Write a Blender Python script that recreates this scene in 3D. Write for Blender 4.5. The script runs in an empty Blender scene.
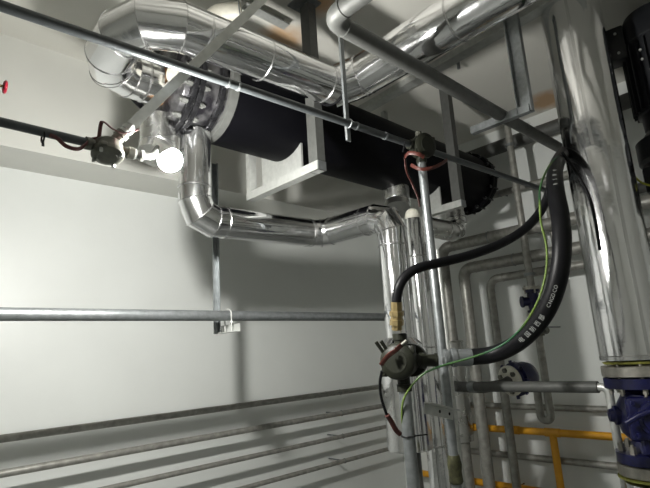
import bpy, bmesh, math, random
from mathutils import Vector, Matrix
random.seed(4)
S = bpy.context.scene
COL = S.collection
EYE = 1.6                                   # eye height; all coordinates below are relative to eye height
# ------------------------------------------------------------------ camera (calibrated from the vanishing points)
CAMROWS = Matrix(((0.72906251, -0.10296009, -0.67665876),
                  (-0.68173463, -0.19716499, -0.70453095),
                  (-0.06087485, 0.97494881, -0.21393706)))   # columns: camera right, up, back in room axes
cam_d = bpy.data.cameras.new('camera'); cam_d.sensor_fit = 'HORIZONTAL'; cam_d.sensor_width = 36
cam_d.lens = 500.0 / 650.0 * 36; cam_d.clip_start = 0.05
cam = bpy.data.objects.new('camera', cam_d); COL.objects.link(cam)
cam.matrix_world = Matrix.Translation((0, 0, EYE)) @ CAMROWS.to_4x4()
S.camera = cam
# ------------------------------------------------------------------ world, lights, exposure
w = bpy.data.worlds.new('world'); S.world = w; w.use_nodes = True
w.node_tree.nodes['Background'].inputs[0].default_value = (0.5, 0.52, 0.5, 1)
w.node_tree.nodes['Background'].inputs[1].default_value = 0.05
S.view_settings.view_transform = 'Standard'; S.view_settings.look = 'None'
S.view_settings.exposure = -0.52; S.view_settings.gamma = 1.0; S.view_settings.use_curve_mapping = False
BULB_EMISSION = 3000.0
def area_lamp(name, loc, size, power, color=(1, .98, .92)):
    l = bpy.data.lights.new(name, 'AREA'); l.shape = 'RECTANGLE'; l.size, l.size_y = size
    l.energy = power; l.color = color
    o = bpy.data.objects.new(name, l); COL.objects.link(o); o.location = (loc[0], loc[1], loc[2] + EYE)
    return o
area_lamp('rear_fill_light', (-1.3, -1.4, 1.95), (0.3, 1.2), 5)     # added fill light for soft ambient, unseen behind the viewer

# ------------------------------------------------------------------ materials
MATS = {}
def nodes(name):
    m = bpy.data.materials.new(name); m.use_nodes = True; MATS[name] = m
    return m, m.node_tree, m.node_tree.nodes['Principled BSDF']
def mat(name, col, rough=.5, metal=0., noise=.0, nscale=20, bump=0., bscale=30, col2=None, thresh=None, rnoise=0., spec=None, stretch=None):
    m, t, b = nodes(name); N = t.nodes; L = t.links
    b.inputs['Metallic'].default_value = metal; b.inputs['Roughness'].default_value = rough
    b.inputs['Base Color'].default_value = (*col, 1)
    if spec is not None: b.inputs['Specular IOR Level'].default_value = spec
    tc = N.new('ShaderNodeNewGeometry'); vec = tc.outputs['Position']
    if stretch:
        mp = N.new('ShaderNodeMapping'); mp.inputs['Scale'].default_value = stretch
        L.new(vec, mp.inputs['Vector']); vec = mp.outputs['Vector']
    if noise or col2:
        n = N.new('ShaderNodeTexNoise'); n.inputs['Scale'].default_value = nscale; n.inputs['Detail'].default_value = 5
        L.new(vec, n.inputs['Vector'])
        r = N.new('ShaderNodeValToRGB'); L.new(n.outputs['Fac'], r.inputs['Fac'])
        lo, hi = thresh or (.3, .7)
        r.color_ramp.elements[0].position = lo; r.color_ramp.elements[1].position = hi
        c2 = col2 or tuple(min(1, c * (1 + noise)) for c in col)
        c1 = col if col2 else tuple(c * (1 - noise) for c in col)
        r.color_ramp.elements[0].color = (*c1, 1); r.color_ramp.elements[1].color = (*c2, 1)
        L.new(r.outputs['Color'], b.inputs['Base Color'])
    if rnoise:
        n = N.new('ShaderNodeTexNoise'); n.inputs['Scale'].default_value = nscale * .7; n.inputs['Detail'].default_value = 4
        L.new(vec, n.inputs['Vector'])
        mr = N.new('ShaderNodeMapRange'); mr.inputs['From Min'].default_value = .3; mr.inputs['From Max'].default_value = .7
        mr.inputs['To Min'].default_value = max(0.02, rough - rnoise); mr.inputs['To Max'].default_value = rough + rnoise
        L.new(n.outputs['Fac'], mr.inputs['Value']); L.new(mr.outputs['Result'], b.inputs['Roughness'])
    if bump:
        n = N.new('ShaderNodeTexNoise'); n.inputs['Scale'].default_value = bscale; n.inputs['Detail'].default_value = 3
        L.new(vec, n.inputs['Vector'])
        bp = N.new('ShaderNodeBump'); bp.inputs['Strength'].default_value = bump; bp.inputs['Distance'].default_value = .02
        L.new(n.outputs['Fac'], bp.inputs['Height']); L.new(bp.outputs['Normal'], b.inputs['Normal'])
    return m
mat('wall', (.74, .76, .74), .42, noise=.02, nscale=3, bump=.02, bscale=60)
mat('beam', (.66, .66, .62), .6, noise=.025, nscale=4, bump=.02, bscale=50)
mat('wall_unseen', (.52, .53, .50), .6, noise=.05, nscale=3)  # for the unseen walls, toned darker to cut bounced light
mat('floor', (.22, .23, .22), .45, noise=.1, nscale=5)
mat('jacket', (.80, .80, .81), .13, 1, noise=.03, nscale=6, bump=.16, bscale=7, rnoise=.05)
mat('jacket_dull', (.62, .62, .60), .28, 1, noise=.08, nscale=9, bump=.2, bscale=9, rnoise=.08)
mat('seam', (.60, .60, .60), .25, 1)
mat('galv', (.24, .255, .26), .40, .7, noise=.16, nscale=35, rnoise=.08)
mat('galv_light', (.50, .51, .49), .42, .5, noise=.1, nscale=30, rnoise=.08)
mat('steel_grey', (.085, .087, .082), .55, .15, noise=.12, nscale=25, rnoise=.08)
mat('pipe_worn', (.29, .285, .26), .45, .4, noise=.22, nscale=24, rnoise=.08)
mat('conduit_dark', (.075, .082, .086), .36, .5, noise=.12, nscale=30)
mat('black_foam', (.0025, .0025, .0035), .5, 0, bump=.03, bscale=25, spec=.07)
mat('black_iron', (.02, .02, .022), .3, .6, noise=.4, nscale=40, rnoise=.1)
mat('head_steel', (.15, .148, .152), .36, .8, col2=(.03, .028, .034), nscale=14, thresh=(.40, .60), bump=.3, bscale=24)
mat('black_rubber', (.005, .005, .006), .42, spec=.16)
mat('motor_black', (.008, .009, .012), .45)
mat('olive_iron', (.014, .015, .010), .45, .0, noise=.2, nscale=40, spec=.25)
mat('box_steel', (.13, .13, .11), .35, .6, noise=.25, nscale=40)
mat('brass', (.30, .23, .11), .35, .7, noise=.2, nscale=50)
mat('blue_paint', (.006, .007, .05), .35, .0, noise=.3, nscale=40)
mat('flange_steel', (.42, .40, .36), .38, .8, noise=.15, nscale=40)
mat('cream', (.62, .60, .52), .5, 0, noise=.08, nscale=30)
mat('gasket', (.36, .36, .08), .6, 0, noise=.3, nscale=60)
mat('yellow_pipe', (.75, .36, .02), .4, 0, noise=.06, nscale=20)
mat('red_paint', (.32, .012, .03), .35)
mat('strap_red', (.07, .014, .009), .5, 0, noise=.3, nscale=40)
mat('strap_brown', (.10, .03, .03), .5, 0, noise=.3, nscale=40)
mat('wire_green', (.10, .42, .06), .4, 0)
mat('wire_yellow', (.30, .31, .02), .4)
mat('rust', (.30, .15, .06), .7, .2, noise=.4, nscale=40)
mat('ptfe', (.05, .05, .02), .6, 0, noise=.5, nscale=60)
mat('white_print', (.30, .31, .30), .6)
mat('hole_dark', (.01, .01, .01), .8)
mat('bulb_base', (.62, .62, .60), .4)
# green and yellow earthing wire: colour changes along its length
m, t, b = nodes('wire_earth')
g = t.nodes.new('ShaderNodeNewGeometry'); wv = t.nodes.new('ShaderNodeTexNoise'); wv.inputs['Scale'].default_value = 2.2
r = t.nodes.new('ShaderNodeValToRGB'); r.color_ramp.elements[0].position = .42; r.color_ramp.elements[1].position = .52
r.color_ramp.elements[0].color = (.008, .07, .022, 1); r.color_ramp.elements[1].color = (.11, .17, .03, 1)
t.links.new(g.outputs['Position'], wv.inputs['Vector']); t.links.new(wv.outputs['Fac'], r.inputs['Fac']); t.links.new(r.outputs['Color'], b.inputs['Base Color'])
m, t, b = nodes('bulb_glow')
b.inputs['Base Color'].default_value = (1, 1, 1, 1); b.inputs['Emission Color'].default_value = (1.0, .99, .94, 1)
b.inputs['Emission Strength'].default_value = BULB_EMISSION
# ceiling with old rust stains where the anchors sit
m, t, b = nodes('ceiling'); b.inputs['Roughness'].default_value = .7
N, L = t.nodes, t.links
g = N.new('ShaderNodeNewGeometry'); prev = None
rgb = N.new('ShaderNodeRGB'); rgb.outputs[0].default_value = (.68, .67, .62, 1); prev = rgb.outputs[0]
nz = N.new('ShaderNodeTexNoise'); nz.inputs['Scale'].default_value = 9; L.new(g.outputs['Position'], nz.inputs['Vector'])
CEIL_STAINS = [((1.86, 2.22), .21), ((1.79, 1.80), .17), ((4.16, 1.47), .24)]
for (sx, sy), rad in CEIL_STAINS:
    d = N.new('ShaderNodeVectorMath'); d.operation = 'DISTANCE'; d.inputs[1].default_value = (sx, sy, 2.0 + EYE)
    L.new(g.outputs['Position'], d.inputs[0])
    ad = N.new('ShaderNodeMath'); ad.operation = 'MULTIPLY_ADD'; L.new(nz.outputs['Fac'], ad.inputs[0]); ad.inputs[1].default_value = .14
    L.new(d.outputs['Value'], ad.inputs[2])
    mr = N.new('ShaderNodeMapRange'); mr.inputs['From Min'].default_value = rad * .45 + .05; mr.inputs['From Max'].default_value = rad + .06
    mr.inputs['To Min'].default_value = .75; mr.inputs['To Max'].default_value = 0
    L.new(ad.outputs[0], mr.inputs['Value'])
    mx = N.new('ShaderNodeMix'); mx.data_type = 'RGBA'; L.new(mr.outputs['Result'], mx.inputs[0]); L.new(prev, mx.inputs[6])
    mx.inputs[7].default_value = (.50, .26, .08, 1); prev = mx.outputs[2]
L.new(prev, b.inputs['Base Color'])

# ------------------------------------------------------------------ geometry helpers
def P(px, py, **k):
    """room point (eye-height-relative) seen at a photo pixel, on the plane x=, y= or z="""
    d = CAMROWS @ Vector((px - 325, 244 - py, -500)); a = 'xyz'.index(list(k)[0])
    return d * (list(k.values())[0] / d[a])
def at_depth(px, py, depth):
    return (CAMROWS @ Vector((px - 325, 244 - py, -500))) * (depth / 500.0)
def round_path(pts, rad, k=8):
    pts = [Vector(p) for p in pts]; out = [pts[0]]
    for i in range(1, len(pts) - 1):
        a, b_, c = pts[i - 1], pts[i], pts[i + 1]
        u = (a - b_).normalized(); v = (c - b_).normalized(); ang = u.angle(v)
        if ang > math.pi - .02: out.append(b_); continue
        tl = min(rad / math.tan(ang / 2), (a - b_).length * .49, (c - b_).length * .49); rr = tl * math.tan(ang / 2)
        cen = b_ + (u + v).normalized() * (rr / math.sin(ang / 2))
        s = b_ + u * tl - cen; e = b_ + v * tl - cen; tot = s.angle(e); ax = s.cross(e).normalized()
        for j in range(k + 1):
            out.append(cen + Matrix.Rotation(tot * j / k, 3, ax) @ s)
    out.append(pts[-1]); return out
def spline(pts, n=8):
    pts = [Vector(p) for p in pts]; q = [pts[0] * 2 - pts[1]] + pts + [pts[-1] * 2 - pts[-2]]; out = []
    for i in range(1, len(q) - 2):
        for j in range(n):
            t_ = j / n; p0, p1, p2, p3 = q[i - 1:i + 3]
            out.append(.5 * ((2 * p1) + (p2 - p0) * t_ + (2 * p0 - 5 * p1 + 4 * p2 - p3) * t_ ** 2 + (3 * p1 - p0 - 3 * p2 + p3) * t_ ** 3))
    out.append(pts[-1]); return out
class Shape:
    def __init__(s): s.bm = bmesh.new()
    def tube(s, path, r, n=24, cap=True, radii=None, flat=None):
        path = [Vector(p) for p in path]; ds = [(path[i + 1] - path[i]).normalized() for i in range(len(path) - 1)]
        d = ds[0]; ref = Vector((0, 0, 1)) if abs(d.z) < .9 else Vector((1, 0, 0))
        u = d.cross(ref).normalized(); v = d.cross(u).normalized(); rings = []
        for i, p in enumerate(path):
            rr = radii[i] if radii else r
            if 0 < i < len(path) - 1:
                d0, d1 = ds[i - 1], ds[i]; mn = (d0 + d1)
                if mn.length < 1e-6: mn = d0
                mn.normalize()
            else: d0 = d1 = mn = ds[min(i, len(ds) - 1)]
            ring = []
            for k in range(n):
                a = 2 * math.pi * k / n
                o = (u * math.cos(a) * (flat or 1) + v * math.sin(a)) * rr
                o = o - d0 * (o.dot(mn) / d0.dot(mn)); ring.append(s.bm.verts.new(p + o))
            rings.append(ring)
            if 0 < i < len(path) - 1:
                q = d0.rotation_difference(d1); u = (q @ u).normalized(); v = (q @ v).normalized()
        for a, b_ in zip(rings, rings[1:]):
            for k in range(n): s.bm.faces.new((a[k], a[(k + 1) % n], b_[(k + 1) % n], b_[k]))
        if cap: s.bm.faces.new(rings[0][::-1]); s.bm.faces.new(rings[-1])
        return s
    def lathe(s, org, axis, prof, n=32):
        """prof: list of (distance along axis, radius)"""
        org = Vector(org); d = Vector(axis).normalized(); ref = Vector((0, 0, 1)) if abs(d.z) < .9 else Vector((1, 0, 0))
        u = d.cross(ref).normalized(); v = d.cross(u).normalized(); rings = []
        for h, r in prof:
            rings.append([s.bm.verts.new(org + d * h + (u * math.cos(2 * math.pi * k / n) + v * math.sin(2 * math.pi * k / n)) * max(r, 1e-4)) for k in range(n)])
        for a, b_ in zip(rings, rings[1:]):
            for k in range(n): s.bm.faces.new((a[k], a[(k + 1) % n], b_[(k + 1) % n], b_[k]))
        s.bm.faces.new(rings[0][::-1]); s.bm.faces.new(rings[-1]); return s
    def cyl(s, p0, p1, r, n=24, bev=0):
        p0, p1 = Vector(p0), Vector(p1); l = (p1 - p0).length
        pr = [(0, r - bev), (bev, r), (l - bev, r), (l, r - bev)] if bev else [(0, r), (l, r)]
        return s.lathe(p0, p1 - p0, pr, n)
    def box(s, c, size, ax=None, bev=0.0):
        """ax: 3 column axes matrix"""
        c = Vector(c); M_ = ax or Matrix.Identity(3); vs = []
        n0 = len(s.bm.verts)
        for i in (-.5, .5):
            for j in (-.5, .5):
                for k in (-.5, .5): vs.append(s.bm.verts.new(c + M_ @ Vector((i * size[0], j * size[1], k * size[2]))))
        fs = [s.bm.faces.new([vs[q] for q in f]) for f in ((0, 1, 3, 2), (4, 6, 7, 5), (0, 4, 5, 1), (2, 3, 7, 6), (0, 2, 6, 4), (1, 5, 7, 3))]
        if bev:
            es = list({e for f in fs for e in f.edges})
            bmesh.ops.bevel(s.bm, geom=es, offset=bev, segments=2, affect='EDGES', profile=.5)
        return s
    def beam(s, p0, p1, up, prof, closed=True):
        """extrude a 2D profile [(a,b)] from p0 to p1; a is along side, b along up"""
        p0, p1 = Vector(p0), Vector(p1); d = (p1 - p0).normalized(); up = Vector(up); up = (up - d * up.dot(d)).normalized(); side = d.cross(up)
        A = [s.bm.verts.new(p0 + side * a + up * b_) for a, b_ in prof]; B = [s.bm.verts.new(p1 + side * a + up * b_) for a, b_ in prof]
        n = len(prof)
        for k in range(n): s.bm.faces.new((A[k], A[(k + 1) % n], B[(k + 1) % n], B[k]))
        s.bm.faces.new(A[::-1]); s.bm.faces.new(B); return s
    def prism(s, pts, vec):
        vec = Vector(vec); A = [s.bm.verts.new(Vector(p)) for p in pts]; B = [s.bm.verts.new(Vector(p) + vec) for p in pts]; n = len(pts)
        for k in range(n): s.bm.faces.new((A[k], A[(k + 1) % n], B[(k + 1) % n], B[k]))
        s.bm.faces.new(A[::-1]); s.bm.faces.new(B); return s
    def torus(s, c, axis, R, r, n=32, k=10):
        d = Vector(axis).normalized(); ref = Vector((0, 0, 1)) if abs(d.z) < .9 else Vector((1, 0, 0))
        u = d.cross(ref).normalized(); v = d.cross(u).normalized(); c = Vector(c); rings = []
        for i in range(n):
            a = 2 * math.pi * i / n; e = u * math.cos(a) + v * math.sin(a)
            rings.append([s.bm.verts.new(c + e * (R + r * math.cos(2 * math.pi * j / k)) + d * r * math.sin(2 * math.pi * j / k)) for j in range(k)])
        for i in range(n):
            a, b_ = rings[i], rings[(i + 1) % n]
            for j in range(k): s.bm.faces.new((a[j], a[(j + 1) % k], b_[(j + 1) % k], b_[j]))
        return s
def chan(wd, ht, t_=.006):        # U channel section, open upward (up axis)
    return [(-wd / 2, 0), (wd / 2, 0), (wd / 2, ht), (wd / 2 - t_, ht), (wd / 2 - t_, t_), (-wd / 2 + t_, t_), (-wd / 2 + t_, ht), (-wd / 2, ht)]
def angle(wd, ht, t_=.005):
    return [(0, 0), (wd, 0), (wd, t_), (t_, t_), (t_, ht), (0, ht)]
def rect(wd, ht): return [(-wd / 2, -ht / 2), (wd / 2, -ht / 2), (wd / 2, ht / 2), (-wd / 2, ht / 2)]

def make_mesh(name, shape, material, origin, sharp=.55):
    bm = shape.bm
    bmesh.ops.recalc_face_normals(bm, faces=bm.faces)
    for f in bm.faces: f.smooth = True
    for e in bm.edges:
        if len(e.link_faces) == 2 and e.calc_face_angle(0) > sharp: e.smooth = False
    for v in bm.verts: v.co -= origin
    me = bpy.data.meshes.new(name); bm.to_mesh(me); bm.free(); me.materials.append(MATS[material])
    return me
class Thing:
    """collects parts in room coordinates; finish() makes the Empty at the base (or one single mesh)"""
    def __init__(s, name, label=None, cat=None, group=None, kind=None):
        s.name, s.label, s.cat, s.group, s.kind, s.parts = name, label, cat, group, kind, []
    def part(s, name, shape, material, parent=None, label=None, sharp=.55):
        s.parts.append([name, shape, material, parent, label, sharp]); return len(s.parts) - 1
    def finish(s):
        lo = Vector((1e9,) * 3); hi = Vector((-1e9,) * 3)
        for p in s.parts:
            for v in p[1].bm.verts:
                for i in range(3): lo[i] = min(lo[i], v.co[i]); hi[i] = max(hi[i], v.co[i])
        org = Vector(((lo.x + hi.x) / 2, (lo.y + hi.y) / 2, lo.z)); single = len(s.parts) == 1
        if single:
            nm, sh, mt, _, _, sp = s.parts[0]
            root = bpy.data.objects.new(s.name, make_mesh(s.name, sh, mt, org, sp)); COL.objects.link(root)
        else:
            root = bpy.data.objects.new(s.name, None); COL.objects.link(root); root.empty_display_size = .05
            objs = []
            for nm, sh, mt, par, lab, sp in s.parts:
                o = bpy.data.objects.new(nm, make_mesh(nm, sh, mt, org, sp)); COL.objects.link(o)
                o.parent = root if par is None else objs[par]
                if lab: o['label'] = lab
                objs.append(o)
        root.location = org + Vector((0, 0, EYE))
        if s.label: root['label'] = s.label; root['category'] = s.cat
        if s.group: root['group'] = s.group
        if s.kind: root['kind'] = s.kind
        return root
def struct(name, shape, material):
    t_ = Thing(name, kind='structure'); t_.part(name, shape, material); return t_.finish()
X, Y, Z = Vector((1, 0, 0)), Vector((0, 1, 0)), Vector((0, 0, 1))
FLOOR, CEIL = -1.6, 2.0

# ------------------------------------------------------------------ the room
XL, XR, YB, YF = -2.6, 4.36, -2.4, 3.56
struct('floor', Shape().box(((XL + XR) / 2, (YB + YF) / 2, FLOOR - .05), (XR - XL + .4, YF - YB + .4, .1)), 'floor')
struct('ceiling', Shape().box(((XL + XR) / 2, (YB + YF) / 2, CEIL + .05), (XR - XL + .4, YF - YB + .4, .1)), 'ceiling')
struct('wall_left', Shape().box(((XL + XR) / 2, YF + .05, .2), (XR - XL + .2, .1, 3.6)), 'wall')
struct('wall_right', Shape().box((XR + .05, (YB + YF) / 2, .2), (.1, YF - YB, 3.6)), 'wall')
struct('wall_back', Shape().box(((XL + XR) / 2, YB - .05, .2), (XR - XL + .2, .1, 3.6)), 'wall_unseen')
struct('wall_rear', Shape().box((XL - .05, (YB + YF) / 2, .2), (.1, YF - YB, 3.6)), 'wall_unseen')
struct('trim_1', Shape().box(((XL + XR) / 2, (3.2 + YF) / 2, (1.29 + CEIL) / 2), (XR - XL, YF - 3.2, CEIL - 1.29)), 'beam')

# ------------------------------------------------------------------ pipes
def seam(T, p, d, r, parent, wd=.006):
    d = Vector(d).normalized(); p = Vector(p)
    T.part('seam_ring', Shape().lathe(p - d * wd, d, [(0, r), (wd * .6, r + .0035), (wd * 1.4, r + .0035), (wd * 2, r)], 40), 'seam', parent)
def lap(T, p0, p1, r, ang, parent):
    """raised lengthwise lap of the cladding sheet"""
    p0, p1 = Vector(p0), Vector(p1); d = (p1 - p0).normalized(); ref = Z if abs(d.z) < .9 else X
    u = d.cross(ref).normalized(); v = d.cross(u).normalized(); e = u * math.cos(ang) + v * math.sin(ang)
    T.part('lap_joint', Shape().beam(p0 + e * (r - .001), p1 + e * (r - .001), e, rect(.016, .005)), 'seam', parent)
def clad(name, label, pts, r, bend, gores=3, seams=(), laps=(), group=None, extra=None, material='jacket'):
    T = Thing(name, label, 'pipe', group)
    path = round_path(pts, bend, gores)
    k = T.part('jacket', Shape().tube(path, r, 48), material, sharp=.16)
    for i in range(1, len(path) - 1):                 # mitred gore joints
        d = ((path[i] - path[i - 1]).normalized() + (path[i + 1] - path[i]).normalized()).normalized()
        c = (path[i] - path[i - 1]).normalized().dot(d)
        T.part('gore_seam', Shape().torus(path[i], d, r / max(c, .8) * 1.0, .0022, 48, 6), 'seam', k)
    for p, d in seams: seam(T, p, d, r, k)
    for a, b_, g_ in laps: lap(T, a, b_, r, g_, k)
    if extra: extra(T)
    return T.finish()

# big silver pipe: exchanger end -> U bend -> along the ceiling -> toward the big riser
ty, tz, tr = 2.18, 1.40, .248
sy, sz, sr = 1.705, 1.362, .102
U0 = Vector((.995, ty, 1.36))
clad('insulated_pipe', 'thick silver-clad pipe with U-shaped left bend, running in front of the black tank top',
     [U0, (.73, ty, 1.36), (.70, sy, sz), (1.755, sy, sz + .04)], sr, .17, 2,
     seams=[((.93, ty, 1.36), X), ((.98, sy, sz), X), ((1.30, sy, sz + .02), X), ((1.70, sy, sz + .035), X)],
     laps=[((.98, sy, sz + .012), (1.74, sy, sz + .04), math.radians(205))])
clad('insulated_pipe', 'silver-clad ceiling pipe running from the torn joint toward the big riser',
     [(1.775, 1.735, sz + .045), (1.89, 1.60, 1.46), (1.89, -.6, 1.49)], .113, .08, 2,
     seams=[((1.89, 1.0, 1.468), Y), ((1.89, .35, 1.477), Y)],
     laps=[((1.89, 1.5, 1.462), (1.89, -.4, 1.487), math.radians(215))])
T = Thing('torn_joint_wrap', 'dark torn wrap in the gap where the two silver ceiling pipes meet', 'joint wrap')
T.part('wrap', Shape().lathe((1.752, sy + .006, sz + .040), (1, .25, 0), [(0, .098), (.008, .106), (.02, .104), (.03, .094)], 32), 'black_rubber')
T.finish()
# drop pipe A: tank bottom left -> along -> toward viewer -> down
ax_, ay, dxx = 2.155, 1.70, 1.205
def lower_sleeve(T):
    T.part('lower_sleeve', Shape().lathe((ax_ - .01, ay, -.50), Z, [(0, .108), (.004, .115), (.52, .115), (.56, .074)], 48), 'jacket', label='wider lower cladding sleeve with cut end')
    T.part('lap_joint', Shape().beam((ax_ - .05, ay - .111, -.49), (ax_ - .05, ay - .111, .0), -Y, rect(.016, .005)), 'seam')
clad('insulated_pipe', 'silver-clad pipe dropping from the tank left end, running right, then down to a cut end',
     [(dxx, ty, 1.16), (dxx, ty, .695), (2.06, ty, .72), (ax_, ay, .745), (ax_, ay, -.02)], .082, .10, 2,
     seams=[((dxx, ty, .86), Z), ((1.37, ty, .70), X), ((1.95, ty, .717), X), ((2.125, 1.86, .735), Y), ((ax_, ay, .56), Z)],
     laps=[((ax_, ay, .55), (ax_, ay, .0), math.radians(300)), ((1.40, ty, .70), (1.94, ty, .717), math.radians(250)), ((dxx, ty, 1.12), (dxx, ty, .87), math.radians(60))], extra=lower_sleeve)
T = Thing('riser_pipe', 'bare steel riser coming out below the cut end of the silver-clad drop pipe', 'pipe')
T.part('pipe', Shape().cyl((ax_ + .01, ay - .01, -.505), (ax_ + .01, ay - .01, FLOOR), .024), 'steel_grey'); T.finish()
# pipe B, with cream open top
bx_, by = 2.74, 1.97
def bex(T):
    T.part('insulation_top', Shape().lathe((bx_, by, .86), Z, [(0, .052), (.03, .052), (.06, .042), (.075, .02)], 32), 'cream', label='rounded cream insulation end')
clad('insulated_pipe', 'silver-clad riser with rounded cream top, just right of the drop pipe', [(bx_, by, .86), (bx_, by, FLOOR)], .062, .1, 1,
     seams=[((bx_, by, .60), Z), ((bx_, by, 0), Z), ((bx_, by, -.6), Z)], laps=[((bx_, by, .8), (bx_, by, -1.2), math.radians(330))], extra=bex)
clad('insulated_pipe', 'silver-clad riser standing between the two rear tank drops, behind the bracketed conduit', [(2.92, 2.01, .72), (2.92, 2.01, FLOOR)], .042, .1, 1,
     seams=[((2.92, 2.01, .3), Z), ((2.92, 2.01, -.3), Z)])
# right tank drop
clad('insulated_pipe', 'short silver-clad elbow coming down from the right end of the black tank and turning left', [(3.64, ty, 1.17), (3.64, ty, .92), (3.15, ty, .92)], .078, .085, 2,
     seams=[((3.64, ty, 1.05), Z), ((3.45, ty, .92), X)], material='jacket_dull')
clad('insulated_pipe', 'stubby dull silver capped nozzle cover under the middle of the black tank', [(2.86, ty, 1.18), (2.86, ty, 1.06), (2.83, ty - .02, .99)], .095, .05, 2, material='jacket_dull')
clad('insulated_pipe', 'dull silver rounded cap under the tank head, behind the lit bulb', [(1.02, ty + .03, 1.2), (1.02, ty + .03, 1.05), (1.0, ty + .02, .99)], .085, .06, 2, material='jacket_dull')

# big riser right
rx, ry, rr_ = 3.0, .85, .163
def riser_extra(T):
    T.part('bottom_ring', Shape().lathe((rx, ry, -.125), Z, [(0, rr_ - .006), (0.002, rr_ + .003), (.02, rr_ + .003), (.024, rr_)], 48), 'seam')
clad('insulated_pipe', 'large silver-clad vertical riser at right, from the ceiling down to the big blue valve', [(rx, ry, CEIL), (rx, ry, -.125)], rr_, .1, 1,
     laps=[((rx, ry, 2.0), (rx, ry, 1.02), math.radians(78)), ((rx, ry, 1.0), (rx, ry, -.11), math.radians(52))], extra=riser_extra)
clad('insulated_pipe', 'silver-clad stub of the large riser continuing down below the big blue valve', [(rx, ry, -.72), (rx, ry, FLOOR)], .15, .1, 1, seams=[((rx, ry, -.8), Z)])

# valve under the riser
T = Thing('gate_valve', 'big dark blue flanged valve at the foot of the large silver riser', 'valve')
k = T.part('body', Shape().lathe((rx, ry, -.625), Z, [(0, .165), (.05, .165), (.051, .10), (.10, .085), (.14, .12), (.20, .135), (.27, .13), (.32, .10), (.355, .085), (.36, .165), (.41, .165)], 40), 'blue_paint')
for z0, zz in ((-.208, 'up'), (-.685, 'dn')):
    T.part('steel_flange', Shape().lathe((rx, ry, z0), Z, [(0, .163), (.003, .168), (.05, .168), (.054, .163)], 48), 'flange_steel', label='bare steel flange')
T.part('gasket', Shape().lathe((rx, ry, -.148), Z, [(0, .12), (.004, .15), (.012, .158), (.018, .13)], 24), 'gasket', label='frayed yellow gasket')
T.part('gasket', Shape().lathe((rx, ry, -.704), Z, [(0, .15), (.006, .175), (.014, .172), (.018, .15)], 24), 'gasket', label='frayed yellow gasket')
for i in range(8):
    a = 2 * math.pi * (i + .5) / 8; c = Vector((rx + math.cos(a) * .135, ry + math.sin(a) * .135, 0))
    T.part('bolt', Shape().cyl(c + Z * -.29, c + Z * -.267, .013, 6).cyl(c + Z * -.30, c + Z * -.145, .008, 12), 'flange_steel')
    T.part('bolt', Shape().cyl(c + Z * -.575, c + Z * -.54, .017, 6).cyl(c + Z * -.70, c + Z * -.53, .009, 12), 'flange_steel')
fd = Vector((-.85, -.52, 0)).normalized(); sd = Vector((-fd.y, fd.x, 0)); fc = Vector((rx, ry, -.40))
ax3 = Matrix((sd, fd, Z)).transposed()
T.part('bonnet_plate', Shape().box(fc + fd * .135, (.24, .05, .20), ax3, .015), 'blue_paint')
T.part('bonnet', Shape().lathe(fc + fd * .15, fd, [(0, .085), (.03, .085), (.035, .07), (.055, .07), (.06, .03), (.075, .028)], 32), 'blue_paint')
for sx_, sz_ in ((-1, 1), (1, 1), (-1, -1), (1, -1)):
    q = fc + fd * .155 + sd * sx_ * .095 + Z * sz_ * .075
    T.part('bolt', Shape().cyl(q, q + fd * .022, .012, 6).cyl(q, q + fd * .03, .007, 10), 'blue_paint')
T.part('lever', Shape().tube(spline([fc + fd * .21 + sd * -.15 + Z * -.01, fc + fd * .225 + sd * -.08 + Z * .03, fc + fd * .23 + Z * .05, fc + fd * .225 + sd * .09 + Z * .03, fc + fd * .21 + sd * .15 + Z * -.015], 5), .014, 12), 'blue_paint')
T.part('side_boss', Shape().lathe(fc + sd * -.10 + Z * .0, -sd, [(0, .05), (.045, .048), (.05, .035), (.07, .03)], 20), 'blue_paint')
T.part('drain_plug', Shape().cyl(fc + fd * .1 + Z * -.10 - sd * .05, fc + fd * .1 + Z * -.17 - sd * .05, .022, 8), 'blue_paint')
T.finish()

# ------------------------------------------------------------------ the black exchanger
T = Thing('heat_exchanger', 'long black insulated tank hung under the ceiling, bolted steel head at its left end', 'heat exchanger')
x0, x1 = 1.30, 3.85
k = T.part('shell', Shape().lathe((x0, ty, tz), X, [(0, tr - .01), (.01, tr), (x1 - x0, tr)], 64), 'black_foam')
T.part('strap_band', Shape().lathe((x0 - .02, ty, tz), X, [(0, tr + .001), (.003, tr + .008), (.045, tr + .008), (.048, tr + .001)], 64), 'steel_grey', label='grey metal end band')
h = T.part('channel_head', Shape().lathe((1.02, ty, tz), X, [(0, .12), (.012, .19), (.03, .222), (.06, .228), (.26, .228)], 48), 'head_steel')
for xx, rr2, th in ((1.075, .262, .028), (1.108, .262, .028), (1.225, .255, .03)):
    f = T.part('flange', Shape().lathe((xx, ty, tz), X, [(0, rr2 - .004), (.004, rr2), (th - .004, rr2), (th, rr2 - .004)], 64), 'black_iron')
for i in range(18):
    a = 2 * math.pi * i / 18 + .1; c = Vector((0, ty + math.cos(a) * .243, tz + math.sin(a) * .243))
    T.part('bolt', Shape().cyl(c + X * 1.045, c + X * 1.072, .015, 6).cyl(c + X * 1.03, c + X * 1.17, .008, 10).cyl(c + X * 1.14, c + X * 1.158, .015, 6), 'steel_grey')
T.part('nozzle_flange', Shape().lathe((.985, ty, 1.36), X, [(0, .078), (.04, .10), (.05, .12)], 32), 'rust', label='rusty nozzle neck')
T.part('name_tag', Shape().lathe((1.0, ty - .17, tz - .045), (1, .25, 0), [(0, .05), (.014, .05)], 24), 'cream', label='small oval beige blank cover')
T.part('cover_bracket', Shape().box((1.01, ty - .12, tz - .09), (.03, .09, .03), None, .004), 'cream')
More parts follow.
